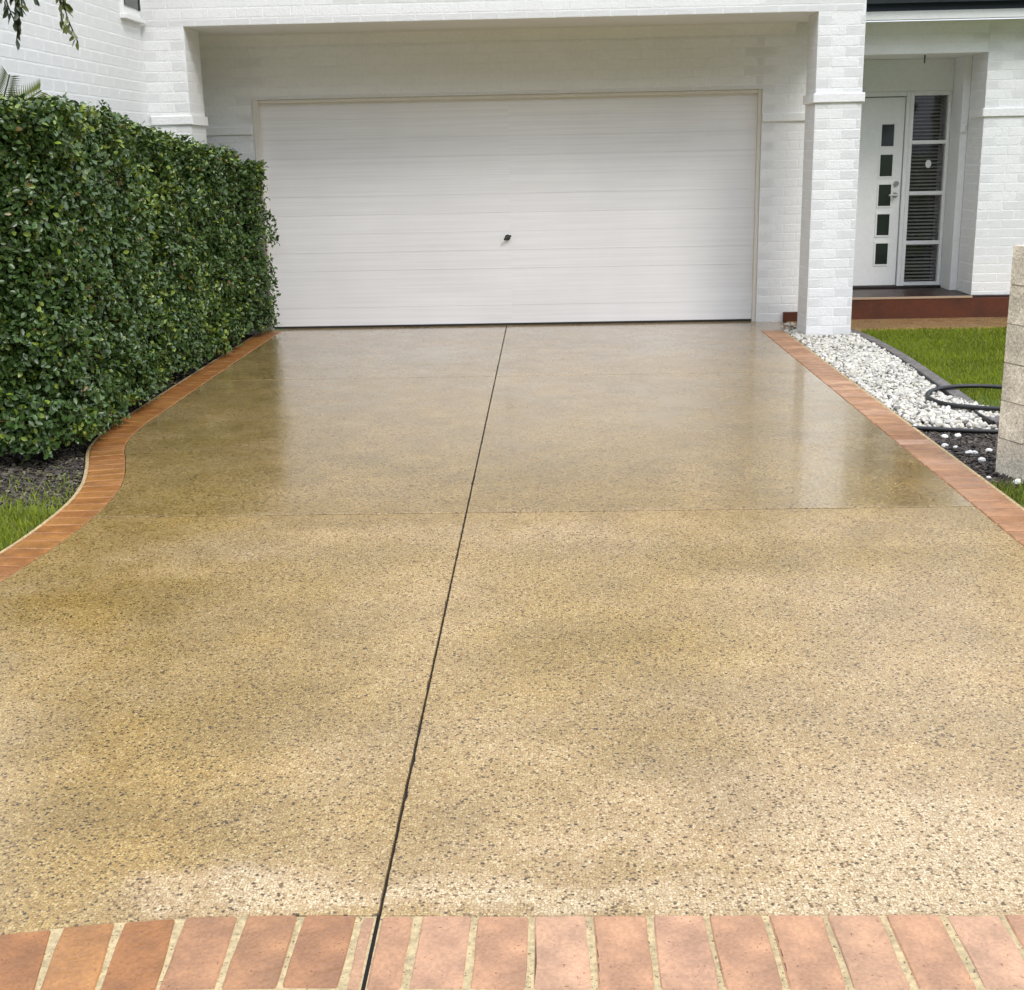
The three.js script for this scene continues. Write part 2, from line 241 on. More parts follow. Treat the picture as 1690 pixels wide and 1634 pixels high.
function paver(w, l, v) { // top at y = 0.06, outline slightly uneven, arris worn
  const k = w.toFixed(3) + l.toFixed(3) + v; if (brickGeos[k]) return brickGeos[k];
  const r = rng(900 + v * 37 + Math.round(w * 1000)), a = w / 2, b = l / 2, c = Math.min(0.008, w * 0.2), j = () => (r() - 0.5) * 0.0045, O = [];
  const base = [[-a + c * 0.4, -b], [a - c * 0.4, -b], [a, -b + c], [a, -b * 0.3], [a, b * 0.35], [a, b - c], [a - c * 0.4, b], [-a + c * 0.4, b], [-a, b - c], [-a, b * 0.3], [-a, -b * 0.35], [-a, -b + c]];
  for (const [x, z] of base) O.push([x + j(), z + j()]);
  const n = O.length, P = [], e = 0.004, inn = O.map(([x, z]) => [x - Math.sign(x) * e * (0.6 + r() * 0.8), z - Math.sign(z) * e * (Math.abs(z) > b * 0.6 ? 1 : 0)]), tri = (A, B, C) => P.push(...A, ...B, ...C);
  for (let i = 1; i < n - 1; i++) tri([inn[0][0], 0.06, inn[0][1]], [inn[i + 1][0], 0.06, inn[i + 1][1]], [inn[i][0], 0.06, inn[i][1]]);
  for (let i = 0; i < n; i++) { const m = (i + 1) % n, A = [O[i][0], 0.0565, O[i][1]], B = [O[m][0], 0.0565, O[m][1]], C = [inn[m][0], 0.06, inn[m][1]], D = [inn[i][0], 0.06, inn[i][1]], A0 = [O[i][0], 0, O[i][1]], B0 = [O[m][0], 0, O[m][1]]; tri(A, D, C); tri(A, C, B); tri(A0, A, B); tri(A0, B, B0); }
  const g = new THREE.BufferGeometry(); g.setAttribute('position', new THREE.Float32BufferAttribute(P, 3)); g.computeVertexNormals(); boxUV(g, v * 3.17); return brickGeos[k] = g; }
const br = rng(5);
function layBrick(x, z, ang, w, l, mat) { const m = new THREE.Mesh(paver(w, l, (br() * 7) | 0), mat); m.name = 'border_brick'; m.position.set(x, -0.0603 + br() * 0.0022, z); m.rotation.y = ang + (br() - 0.5) * 0.02; drive.add(m); }
function ribbon(curve, n, a, b, y, mat, name) {
  const A = offsetPts(curve, n, a), B = offsetPts(curve, n, b), P = [], I = [];
  for (let i = 0; i <= n; i++) P.push(A[i][0], y, A[i][1], B[i][0], y, B[i][1]);
  for (let i = 0; i < n; i++) { const k = i * 2; I.push(k, k + 1, k + 2, k + 1, k + 3, k + 2); }
  const g = new THREE.BufferGeometry(); g.setAttribute('position', new THREE.Float32BufferAttribute(P, 3)); g.setIndex(I); g.computeVertexNormals(); boxUV(g);
  const m = new THREE.Mesh(g, mat); m.name = name; drive.add(m);
}
function border(curve, pitch, w, l, pick, jitterW = 0.004) {
  const L = curve.getLength(), n = Math.floor(L / pitch);
  for (let i = 0; i < n; i++) { const t = (i + 0.5) * pitch / L, p = curve.getPointAt(t), d = curve.getTangentAt(t); layBrick(p.x, p.z, Math.atan2(-d.z, d.x), w + (br() < 0.3 ? jitterW : 0), l, pick(p.x, p.z)); }
}
border(leftMid, 0.124, 0.114, 0.196, () => clayOrange[(br() * 4) | 0]);
border(rightMid, 0.124, 0.114, 0.196, (x, z) => { const t = z < -10.6 ? 0.15 : z < -8 ? 0.75 : z < -6.6 ? 0.5 : z < -5.4 ? 0.2 : 0.6; return (br() < t * 0.45 ? clayPink : clayMid)[(br() * 4) | 0]; });
ribbon(leftMid, 140, -0.1, 0.1, -0.0045, sideMortarMat, 'border_mortar');
ribbon(rightMid, 60, -0.1, 0.1, -0.0045, sideMortarMat, 'border_mortar');
ribbon(curveOf([[2.3, -2.39], [1, -2.39], [JX + 0.0045, -2.39]]), 40, -0.133, 0.133, -0.002, mortarMat, 'border_mortar'); ribbon(curveOf([[JX - 0.0045, -2.39], [-0.6, -2.39], [-0.8, -2.39], [-1.2, -2.33], [-1.7, -2.19], [-2.5, -1.89]]), 80, -0.133, 0.133, -0.002, mortarMat, 'border_mortar');
{ // near row, joints where the photo has them; the saw cut runs through one brick
  const q = 0.1305; for (let k = -16; k <= 15; k++) {
    const xa = -0.31 + q * k, xb = xa + q, xc = (xa + xb) / 2; if (xb > 2.0) break;
    const mat = xc < -0.85 ? clayOrange[(br() * 4) | 0] : xc < -0.5 ? clayMid[(br() * 4) | 0] : clayPink[(br() * 4) | 0];
    if (k === -1) { layBrick(-0.4175, -2.389, 0, 0.028, 0.262, clayPink[0]); layBrick(-0.3535, -2.389, 0, 0.07, 0.262, clayPink[2]); continue; }
    let best = 0, bd = 9; for (let s = 0; s <= 400; s++) { const p = nearMid.getPoint(s / 400); if (Math.abs(p.x - xc) < bd) { bd = Math.abs(p.x - xc); best = s / 400; } }
    const p = nearMid.getPoint(best), d = nearMid.getTangent(best);
    layBrick(xc + (br() - 0.5) * 0.004, p.z + 0.013, Math.atan2(d.z, -d.x) + (br() - 0.5) * 0.02, 0.117 + Math.round((br() - 0.5) * 3) * 0.002, 0.262, mat);
  }
}
// pale concrete haunch along the outer sides
const haunchMat = new THREE.MeshStandardMaterial({ map: mortarTex, roughness: 0.85, color: lin(0.62, 0.56, 0.5) });
function haunch(curve, side) { const P = offsetPts(curve, 90, side * (BW + 0.009)); const gs = []; for (let i = 0; i < 90; i++) { const [x, z] = P[i], [X, Z] = P[i + 1], l = Math.hypot(X - x, Z - z); const g = new THREE.BoxGeometry(0.018, 0.09, l + 0.002); g.rotateY(Math.atan2(X - x, Z - z)); g.translate((x + X) / 2, -0.048, (z + Z) / 2); gs.push(g); } const g = boxUV(mergeGeometries(gs)); const m = new THREE.Mesh(g, haunchMat); m.name = 'concrete_haunch'; drive.add(m); }
haunch(leftMid, -1); haunch(rightMid, 1);
// apron towards the street, under and behind the camera
{ const far = offsetPts(nearMid, 80, 0.15); const mat = aggregate(-3, 2.5, -2.4, 3, 1024, 1024, 0.02, 0.0006); const poly = [...far.slice().reverse(), [2.6, -2.3], [3, 3], [-3.4, 3]]; slab(poly, mat, 'apron_slab'); }
// path to the porch
{ const mat = aggregate(2.3, 7.3, ZF, -12, 2048, 512, 0.012, 0.0004); mat.color.setRGB(1, 0.95, 0.92); const g = new THREE.BoxGeometry(5.2, 0.09, 0.69); const p = g.attributes.position, uv = g.attributes.uv; for (let i = 0; i < p.count; i++) uv.setXY(i, (p.getX(i) + 2.6) / 5.2, (p.getZ(i) + 0.345) / 0.69); const m = new THREE.Mesh(g, mat); m.position.set(4.965, -0.042, -12.37); top(m, 'path', { kind: 'structure' }); }
console.log('driveway done');

// ---------- the house ----------
const ZP = -11.65, house = thing('house', 'white painted brick house with double garage and recessed porch', 'house', [0, 0, -12.7]);
const bricks = [];
function wallFace(o, u, n, u1, v0, v1, holes = [], phase = 0) { // o: corner at v = 0; u: unit direction; n: outward normal
  const C = 0.086, X = new THREE.Vector3(...u), N = new THREE.Vector3(...n), Y = new THREE.Vector3(0, 1, 0), q = new THREE.Quaternion().setFromRotationMatrix(new THREE.Matrix4().makeBasis(new THREE.Vector3().crossVectors(Y, N), Y, N));
  for (let k = Math.floor(v0 / C); k * C < v1 - 0.02; k++) {
    const a = Math.max(v0 + 0.002, k * C + 0.005), b = Math.min(v1 - 0.002, (k + 1) * C - 0.005); if (b - a < 0.025) continue;
    let x = -((k + phase) % 2 ? 0.12 : 0);
    while (x < u1) {
      let segs = [[Math.max(0.003, x + 0.005), Math.min(u1 - 0.003, x + 0.235)]]; x += 0.24;
      for (const [h0, h1, g0, g1] of holes) if (b > g0 && a < g1) segs = segs.flatMap(([s, e]) => e <= h0 || s >= h1 ? [[s, e]] : [[s, Math.min(e, h0 - 0.002)], [Math.max(s, h1 + 0.002), e]]);
      for (const [s, e] of segs) if (e - s > 0.03) { const c = (s + e) / 2; bricks.push({ p: new THREE.Vector3(o[0], 0, o[2]).addScaledVector(X, c).setY((a + b) / 2), q, w: Math.round((e - s) * 200) / 200, h: b - a }); }
    }
  }
}
const M = whiteMortar;
// garage block
const CT = 5.6;
boxPart(house, 'front_wall', -3.49, 2.767, 2.78, CT, ZP, ZP - 0.24, M, 0); wallFace([-3.49, 0, ZP], [1, 0, 0], [0, 0, 1], 6.257, 2.78, CT);
boxPart(house, 'pillar', 2.365, 2.767, -0.1, 2.78, ZP, -12.08, M, 0); wallFace([2.365, 0, ZP], [1, 0, 0], [0, 0, 1], 0.402, 0, 2.78); wallFace([2.365, 0, -12.08], [0, 0, 1], [-1, 0, 0], 0.43, 0, 2.78); wallFace([2.767, 0, ZP], [0, 0, -1], [1, 0, 0], 0.43, 0, 2.78, [], 1);
boxPart(house, 'pillar', -3.49, -3.12, -0.1, 2.78, ZP, -12.15, M, 0); wallFace([-3.49, 0, ZP], [1, 0, 0], [0, 0, 1], 0.37, 0.9, 2.78); wallFace([-3.12, 0, ZP], [0, 0, -1], [1, 0, 0], 0.5, 0.9, 2.78);
boxPart(house, 'side_wall', -3.49, -3.3, -0.1, 2.78, -12.152, -12.9, M, 0);
boxPart(house, 'garage_wall', -3.298, -2.79, -0.1, 2.78, -12.66, -12.9, M, 0); wallFace([-3.298, 0, -12.66], [1, 0, 0], [0, 0, 1], 0.508, 0.9, 2.68);
boxPart(house, 'garage_wall', 2.07, 2.85, -0.1, 2.78, -12.66, -12.9, M, 0); wallFace([2.07, 0, -12.66], [1, 0, 0], [0, 0, 1], 0.78, 0, 2.68);
boxPart(house, 'garage_wall', -2.789, 2.069, 2.2, 2.78, -12.66, -12.9, M, 0); wallFace([-2.789, 0, -12.66], [1, 0, 0], [0, 0, 1], 4.858, 2.2, 2.68);
boxPart(house, 'upper_wall', 2.567, 2.765, 2.9, CT, -11.895, -16, M, 0); wallFace([2.765, 0, -11.895], [0, 0, -1], [1, 0, 0], 2, 2.95, CT);
boxPart(house, 'garage_soffit', -3.48, 2.76, 2.782, 2.83, -11.892, -12.655, soffitMat, 0);
{ const s = new THREE.Shape(); s.moveTo(0, 0); s.lineTo(0.09, 0); s.quadraticCurveTo(0.02, -0.02, 0, -0.1); s.closePath(); const g = new THREE.ExtrudeGeometry(s, { depth: 5.66, bevelEnabled: false, curveSegments: 6 }); g.rotateY(-Math.PI / 2); boxUV(g); g.translate(2.365, 2.781, -12.655); part(house, 'cornice', g, soffitMat); }
// belt courses: one projecting course of brick
for (const [x0, x1, y, z0, z1] of [[2.343, 2.789, 2.03, ZP + 0.022, -12.1], [-3.47, -3.098, 1.96, ZP + 0.022, -12.17], [2.075, 2.84, 1.9, -12.638, -12.67], [-3.29, -2.795, 1.88, -12.638, -12.67], [4.168, 8.9, 1.905, -12.718, -13.1], [4.113, 4.166, 1.77, -13.178, -13.22]]) boxPart(house, 'belt_course', x0, x1, y, y + 0.078, z0, z1, whiteBrick, 0.006);
// wing on the left, seen along its side
const WZ = -7.4; boxPart(house, 'wing_wall', -3.74, -3.49, -0.1, CT, WZ, ZP, M, 0);
wallFace([-3.49, 0, WZ], [0, 0, -1], [1, 0, 0], -WZ + ZP < 0 ? 4.25 : 4.25, 1.3, CT, [[3.72, 4.2, 2.84, 3.9]]);
const wwin = part(house, 'wing_window', chamferBox(0.05, 1.06, 0.48, 0.004), whiteTrim, [-3.493, 3.37, -11.36]);
part(wwin, 'pane', plate(0.38, 0.94, 0.006, 0.001).rotateY(Math.PI / 2), tintGlass, [-3.466, 3.38, -11.36]);
part(wwin, 'mullion', new THREE.BoxGeometry(0.012, 0.95, 0.03), blackMat, [-3.461, 3.38, -11.56]);
part(wwin, 'sill', chamferBox(0.08, 0.035, 0.52, 0.004), whiteTrim, [-3.47, 2.82, -11.36]);
// garage door
const gd = part(house, 'garage_door', boxUV(new THREE.BoxGeometry(4.82, 2.19, 0.03)), garageDoorMat, [-0.34, 1.105, -12.765]);
for (let k = 0; k < 12; k++) { const big = k % 3 === 0 ? 0.004 : 0; const g = plate(4.8, 0.1805 - 0.0004 - big * 0.3, 0.02, 0.0006); const uv = g.attributes.uv; for (let i = 0; i < uv.count; i++) uv.setXY(i, uv.getX(i), uv.getY(i) + k * 0.18); part(gd, 'door_board', g, garageDoorMat, [-0.34, 0.02 + 0.1805 * (k + 0.5), -12.7505 + (k % 2) * 0.0006]); }
part(gd, 'bottom_seal', new THREE.BoxGeometry(4.8, 0.02, 0.035), rubberMat, [-0.34, 0.012, -12.745]);
{ const l = part(gd, 'lock_plate', new THREE.CylinderGeometry(0.026, 0.029, 0.012, 20).rotateX(Math.PI / 2), darkSteelMat, [-0.37, 0.862, -12.7255]);
  const bar = new THREE.CapsuleGeometry(0.012, 0.06, 4, 10).rotateZ(Math.PI / 2 + 0.5).translate(0, 0, 0.034); const stem = new THREE.CylinderGeometry(0.009, 0.009, 0.04, 10).rotateX(Math.PI / 2).translate(0, 0, 0.015);
  part(gd, 'lock_handle', mergeGeometries([bar, stem]), darkSteelMat, [-0.37, 0.862, -12.722]); l.name = 'lock_plate'; }
boxPart(house, 'door_jamb', -2.788, -2.735, 0, 2.2, -12.652, -12.745, creamTrim); boxPart(house, 'door_jamb', 2.035, 2.068, 0, 2.2, -12.672, -12.745, creamTrim); boxPart(house, 'door_head', -2.734, 2.034, 2.165, 2.199, -12.68, -12.742, creamTrim);
// porch
boxPart(house, 'porch_wall', 4.19, 9, 0.219, 2.78, -12.74, -13.2, M, 0); wallFace([4.19, 0, -12.74], [1, 0, 0], [0, 0, 1], 4.81, 0.219, 2.75); wallFace([4.19, 0, -13.2], [0, 0, 1], [-1, 0, 0], 0.46, 0.219, 2.49, [], 1);
boxPart(house, 'porch_lintel', 2.852, 4.188, 2.49, 2.78, -12.74, -13.0, M, 0); wallFace([2.852, 0, -12.74], [1, 0, 0], [0, 0, 1], 1.336, 2.49, 2.75);
boxPart(house, 'porch_wall', 4.12, 4.189, 0.219, 2.52, -13.203, -13.9, whiteTrim, 0.002);
boxPart(house, 'porch_wall', 2.77, 2.85, 0.0, 2.78, -12.902, -13.9, whiteTrim, 0);
boxPart(house, 'porch_ceiling', 2.851, 4.19, 2.492, 2.53, -13.002, -13.9, soffitMat, 0);
boxPart(house, 'porch_wall', 2.852, 4.118, 2.185, 2.491, -13.52, -13.7, whiteTrim, 0.002);
boxPart(house, 'porch_floor', 2.77, 4.9, 0.12, 0.216, -12.712, -13.9, new THREE.MeshStandardMaterial({ map: riserTex, color: lin(0.14, 0.16, 0.18), roughness: 0.4 }), 0.004);
boxPart(house, 'step_riser', 2.6, 9, -0.08, 0.196, -12.702, -12.735, riserMat, 0.003);
boxPart(house, 'step_nosing', 2.775, 4.19, 0.1965, 0.2175, -12.695, -12.711, creamTan, 0.002);
boxPart(house, 'plinth', 2.335, 2.598, 0.0, 0.095, -12.625, -12.662, riserMat, 0.003);
part(house, 'ceiling_hook', new THREE.CylinderGeometry(0.008, 0.006, 0.075, 8), darkSteelMat, [3.635, 2.448, -12.88]);
// eave with navy gutter
boxPart(house, 'fascia', 2.79, 9, 2.765, 2.845, -12.42, -12.45, whiteTrim, 0.003);
boxPart(house, 'eave_soffit', 2.79, 9, 2.79, 2.81, -12.452, -12.76, soffitMat, 0.002);
{ const s = new THREE.Shape(); s.moveTo(0, 0); s.lineTo(0.1, 0.005); s.quadraticCurveTo(0.125, 0.03, 0.125, 0.06); s.lineTo(0.125, 0.11); s.lineTo(0.115, 0.115); s.lineTo(0.11, 0.105); s.lineTo(0.005, 0.09); s.closePath(); const g = new THREE.ExtrudeGeometry(s, { depth: 6.2, bevelEnabled: false, curveSegments: 6 }); g.rotateY(-Math.PI / 2); g.rotateY(Math.PI); g.translate(2.79, 2.84, -12.419); part(house, 'gutter', g, navyMat); }
const tileTex = tex(256, 256, (i, j) => { const k = 0.7 + tfbm(i / 256, j / 256, 8, 401) * 0.6; return [52 * k, 58 * k, 66 * k]; }, { repeat: 1 });
const tileMat = new THREE.MeshStandardMaterial({ map: tileTex, roughness: 0.7 });
{ const g = new THREE.BoxGeometry(6.25, 0.05, 4.6); g.rotateX(0.4); boxUV(g); part(house, 'porch_roof', g, tileMat, [5.92, 3.82, -14.45]); const r = new THREE.BoxGeometry(7.4, 0.12, 9.2); part(house, 'main_roof', boxUV(r), tileMat, [-0.35, CT + 0.08, -15.9]); }
boxPart(house, 'back_wall', -3.49, 9, -0.1, 2.7, -18, -18.2, M, 0);
// front door
const fd = boxPart(house, 'front_door', 2.872, 3.662, 0.243, 2.13, -13.56, -13.6, whiteTrim, 0.003);
for (let k = 0; k < 5; k++) { const y = 0.57 + k * 0.2975; const f = part(fd, 'pane_bead', (() => { const s = new THREE.Shape(); s.moveTo(-0.078, -0.122); s.lineTo(0.078, -0.122); s.lineTo(0.078, 0.122); s.lineTo(-0.078, 0.122); s.closePath(); const h = new THREE.Path(); h.moveTo(-0.063, -0.107); h.lineTo(-0.063, 0.107); h.lineTo(0.063, 0.107); h.lineTo(0.063, -0.107); h.closePath(); s.holes.push(h); return new THREE.ExtrudeGeometry(s, { depth: 0.008, bevelEnabled: false }); })(), whiteTrim, [3.5, y, -13.5605]); part(fd, 'pane', plate(0.126, 0.214, 0.003, 0.001), tintGlass, [3.5, y, -13.5595]); f.name = 'pane_bead'; }
part(fd, 'lock_cylinder', new THREE.CylinderGeometry(0.024, 0.026, 0.025, 16).rotateX(Math.PI / 2), steelMat, [3.612, 1.28, -13.55]);
part(fd, 'door_knob', mergeGeometries([new THREE.CylinderGeometry(0.028, 0.028, 0.01, 18).rotateX(Math.PI / 2), new THREE.CylinderGeometry(0.01, 0.01, 0.05, 10).rotateX(Math.PI / 2).translate(0, 0, 0.025), new THREE.CapsuleGeometry(0.01, 0.075, 4, 8).rotateZ(Math.PI / 2).translate(-0.03, 0, 0.05)]), steelMat, [3.605, 1.165, -13.556]);
boxPart(house, 'door_frame', 3.668, 3.705, 0.19, 2.184, -13.53, -13.64, whiteTrim, 0.004); boxPart(house, 'door_frame', 2.852, 3.667, 2.138, 2.184, -13.53, -13.64, whiteTrim, 0.004);
boxPart(house, 'door_sill', 2.852, 4.118, 0.217, 0.24, -13.5, -13.65, rubberMat, 0.004);
const sl = part(house, 'sidelight_window', boxUV(new THREE.BoxGeometry(0.036, 1.95, 0.06)), whiteTrim, [3.724, 1.207, -13.56]);
{ const F = (x0, x1, y0, y1, z = -13.53) => boxPart(sl, 'frame_bar', x0, x1, y0, y1, z, z - 0.06, whiteTrim, 0.003);
  F(4.085, 4.117, 0.241, 2.184); F(3.743, 4.084, 2.14, 2.184); F(3.743, 4.084, 0.241, 0.275);
  for (const y of [0.68, 1.18, 1.685]) F(3.743, 4.084, y - 0.019, y + 0.019, -13.532);
  const ys = [[0.275, 0.661], [0.699, 1.161], [1.199, 1.666], [1.704, 2.14]];
  for (const [a, b] of ys) part(sl, 'pane', new THREE.PlaneGeometry(0.341, b - a), glassMat, [3.9135, (a + b) / 2, -13.566]);
  const slats = []; for (let y = 0.29; y < 2.13; y += 0.036) slats.push(new THREE.BoxGeometry(0.335, 0.0025, 0.03).rotateX(0.5).translate(0, y, 0)); 
  const m = part(sl, 'venetian_blind', mergeGeometries(slats), new THREE.MeshStandardMaterial({ color: lin(0.2, 0.2, 0.19), roughness: 0.6 }), [3.9135, 0, -13.64]); m.userData.kind = 'stuff';
  part(sl, 'sticker', new THREE.CylinderGeometry(0.03, 0.03, 0.002, 20).rotateX(Math.PI / 2).scale(1, 1.35, 1), new THREE.MeshStandardMaterial({ color: lin(0.75, 0.75, 0.72), roughness: 0.5 }), [3.93, 1.47, -13.563]);
}
// dim hall behind the door
{ const hall = part(house, 'hall', boxUV(new THREE.BoxGeometry(2.4, 0.05, 3)), roomMat, [3.6, 0.15, -15.4]);
  for (const [w, h, d, x, y, z] of [[2.4, 0.05, 3, 3.6, 2.6, -15.4], [0.05, 2.4, 3, 2.4, 1.375, -15.4], [0.05, 2.4, 3, 4.8, 1.375, -15.4], [2.4, 2.4, 0.05, 3.6, 1.375, -16.93], [0.66, 2.4, 0.05, 4.47, 1.375, -13.93], [1.1, 2.4, 0.05, 2.95, 1.375, -13.93]]) part(hall, 'hall_wall', boxUV(new THREE.BoxGeometry(w, h, d)), roomMat, [x, y, z]); }
// the bricks: the 300 that show largest are pieces of their own, the rest one part
{ camera.updateMatrixWorld(); camera.updateProjectionMatrix();
  for (const b of bricks) { const v = b.p.clone().project(camera), dz = -b.p.clone().applyMatrix4(camera.matrixWorldInverse).z; const inside = Math.abs(v.x) < 1.0 && Math.abs(v.y) < 1.0; const n = new THREE.Vector3(0, 0, 1).applyQuaternion(b.q), c = camera.position.clone().sub(b.p).normalize().dot(n); const hid = b.p.x < -2.6 && b.p.y < 1.75; b.s = inside && !hid ? Math.max(0, c) * b.w * b.h / (dz * dz) : 0; }
  bricks.sort((a, b) => b.s - a.s);
  const r = rng(9), geos = {}, g0 = house.position;
  const depth = () => 0.0058 + r() * 0.0013;
  bricks.slice(0, 300).forEach(b => { const h = Math.round(b.h * 500) / 500, v = (r() * 4) | 0, k = b.w + '_' + h + '_' + v; if (!geos[k]) { geos[k] = plate(b.w, h, 0.009, 0.0025); boxUV(geos[k], v * 0.731); } const m = new THREE.Mesh(geos[k], whiteBrick); m.name = 'brick'; m.position.copy(b.p).sub(g0); m.quaternion.copy(b.q); m.translateZ(-0.0045 + depth() - 0.0095); m.rotateZ((r() - 0.5) * 0.008); m.rotateX((r() - 0.5) * 0.008); house.add(m); });
  const rest = bricks.slice(300), im = new THREE.InstancedMesh(plate(1, 1, 0.009, 0.0025), whiteBrick, rest.length), mx = new THREE.Matrix4(), e = new THREE.Euler(), q = new THREE.Quaternion();
  const unit = im.geometry; { const p = unit.attributes.position; for (let i = 0; i < p.count; i++) { p.setX(i, Math.sign(p.getX(i)) * (p.getZ(i) > 0.008 ? 0.486 : 0.5)); p.setY(i, Math.sign(p.getY(i)) * (p.getZ(i) > 0.008 ? 0.465 : 0.5)); } unit.computeVertexNormals(); }
  rest.forEach((b, i) => { q.setFromEuler(e.set((r() - 0.5) * 0.008, 0, (r() - 0.5) * 0.008)); const off = new THREE.Vector3(0, 0, -0.0045 + depth() - 0.0095).applyQuaternion(b.q); mx.compose(b.p.clone().sub(g0).add(off), b.q.clone().multiply(q), new THREE.Vector3(b.w, b.h, 1)); im.setMatrixAt(i, mx); });
  im.name = 'brickwork'; im.userData.kind = 'stuff'; house.add(im); console.log('bricks', bricks.length);
}

// ---------- hedge ----------
const leafGeo = (l, w, fold) => { const P = [0, 0, 0, -w / 2, l * 0.45, fold, 0, l * 0.5, 0, w / 2, l * 0.45, fold, 0, l, fold * 0.3, -w * 0.36, l * 0.78, fold * 0.8, w * 0.36, l * 0.78, fold * 0.8], I = [0, 2, 1, 0, 3, 2, 1, 2, 5, 2, 4, 5, 2, 3, 6, 2, 6, 4]; const g = new THREE.BufferGeometry(); g.setAttribute('position', new THREE.Float32BufferAttribute(P, 3)); g.setAttribute('uv', new THREE.Float32BufferAttribute(new Float32Array(14), 2)); g.setIndex(I); g.computeVertexNormals(); return g; };
const leafMat = new THREE.MeshPhysicalMaterial({ color: 0xffffff, roughness: 0.32, transmission: 0.22, thickness: 0, side: THREE.DoubleSide });
const hedgeX = z => { const pts = [[-6.9, -2.76], [-7.3, -2.71], [-8.2, -2.77], [-9.5, -2.83], [-11, -2.82], [-11.9, -2.76], [-12.25, -2.7], [-12.6, -2.66]]; for (let i = 0; i < pts.length - 1; i++) if (z <= pts[i][0] && z >= pts[i + 1][0]) return lerp(pts[i][1], pts[i + 1][1], sst(0, 1, (z - pts[i][0]) / (pts[i + 1][0] - pts[i][0]))); return z > -6.9 ? pts[0][1] : pts[7][1]; };
const hedgeH = z => lerp(1.96, 1.7, sst(-8.6, -12, z)) - 0.05 * sst(-11.6, -12.1, z);
const HZ0 = -6.98, HZ1 = -12.58, HXL = -3.42;
const hedge = thing('hedge', 'tall clipped dark green hedge along the driveway edge', 'hedge', [-3.05, -0.03, -9.8]);
{ const r = rng(21), pts = [], nrm = [];
  const put = (x, y, z, nx, ny, nz) => { let bump = (fbm(z * 2.2 + x * 2, y * 2.2, 81, 3) - 0.5) * 0.16 + (fbm(z * 8 + x * 6, y * 8, 85, 2) - 0.5) * 0.13, dep = Math.pow(r(), 1.3) * 0.18 - bump - 0.01; if (fbm(z * 6 + x * 5, y * 6 + x * 3, 97, 2) < 0.3) dep += 0.1; pts.push([x - nx * dep, y - ny * dep, z - nz * dep]); nrm.push([nx, ny, nz]); };
  const zr = () => lerp(HZ0, HZ1, Math.pow(r(), 0.85));
  for (let i = 0; i < 95000; i++) { const z = lerp(HZ1, HZ0, Math.pow(r(), 0.8)), h = hedgeH(z), y0 = lerp(0.04, 0.03, sst(-7, -8, z)) + 0.07 * vnoise(z * 4, 2, 5); let y = lerp(y0, h, r()); let nx = 1, ny = 0, x = hedgeX(z); const ed = h - y; if (ed < 0.12) { const a = (1 - ed / 0.12) * 0.9; nx = Math.cos(a); ny = Math.sin(a); x -= 0.1 * (1 - Math.cos(a)); } const rz = Math.max(0, (z - (HZ0 - 0.18)) / 0.18); x -= 0.14 * rz * rz; put(x, y, z, nx, ny, 0); }
  for (let i = 0; i < 22000; i++) { const z = zr(), x = lerp(HXL, hedgeX(z), r()); put(x, hedgeH(z), z, 0, 1, 0); }
  for (let i = 0; i < 15000; i++) { const x = lerp(HXL, hedgeX(HZ0) - 0.04, r()), y = lerp(0.07, hedgeH(HZ0), r()); put(x, y, HZ0, 0, 0, 1); }
  for (let i = 0; i < 1500; i++) { const z = -7 - r() * 1.5, x = lerp(HXL, hedgeX(z), r()); put(x, 0.1 + 0.08 * vnoise(z * 4, 2, 5), z, 0, -1, 0); }
  const n = pts.length, im = new THREE.InstancedMesh(leafGeo(0.05, 0.03, 0.006), leafMat, n), mx = new THREE.Matrix4(), c = new THREE.Color(), b = hedge.position;
  for (let i = 0; i < n; i++) {
    const [x, y, z] = pts[i], N = new THREE.Vector3(nrm[i][0] * 0.7 + (r() - 0.5) * 2.2, nrm[i][1] + 0.45 + (r() - 0.5) * 2, nrm[i][2] * 0.7 + (r() - 0.5) * 2.2).normalize();
    const T = new THREE.Vector3((r() - 0.5) * 2, (r() - 0.35) * 2, (r() - 0.5) * 2); T.addScaledVector(N, -T.dot(N)).normalize(); const S = new THREE.Vector3().crossVectors(T, N);
    const s = 0.55 + r() * 0.5; mx.makeBasis(S.multiplyScalar(s), T.multiplyScalar(s), N.multiplyScalar(s)); mx.setPosition(x - b.x, y - b.y, z - b.z); im.setMatrixAt(i, mx);
    const cl = fbm(z * 3.2 + x, y * 3.2 + x * 2, 121, 3), young = r() < 0.08 + 0.35 * sst(0.56, 0.72, cl) + (y > hedgeH(z) - 0.12 ? 0.18 : 0), k = 0.6 + r() * 0.8;
    if (young) c.setRGB(0.2 * k, 0.27 * k, 0.035 * k); else if (r() < 0.012) c.setRGB(0.2, 0.14, 0.04); else c.setRGB(0.064 * k, 0.122 * k, 0.028 * k); im.setColorAt(i, c);
  }
  im.name = 'foliage'; im.userData.kind = 'stuff'; hedge.add(im);
  // dense twig mass inside
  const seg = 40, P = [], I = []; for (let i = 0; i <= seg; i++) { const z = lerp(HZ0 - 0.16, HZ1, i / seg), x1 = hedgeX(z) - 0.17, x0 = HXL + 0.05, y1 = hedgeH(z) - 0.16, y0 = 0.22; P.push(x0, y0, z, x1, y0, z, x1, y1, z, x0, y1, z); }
  for (let i = 0; i < seg; i++) for (let k = 0; k < 4; k++) { const a = i * 4 + k, d = i * 4 + (k + 1) % 4; I.push(a, d, a + 4, d, d + 4, a + 4); } I.push(0, 1, 2, 0, 2, 3); const e = seg * 4; I.push(e, e + 2, e + 1, e, e + 3, e + 2);
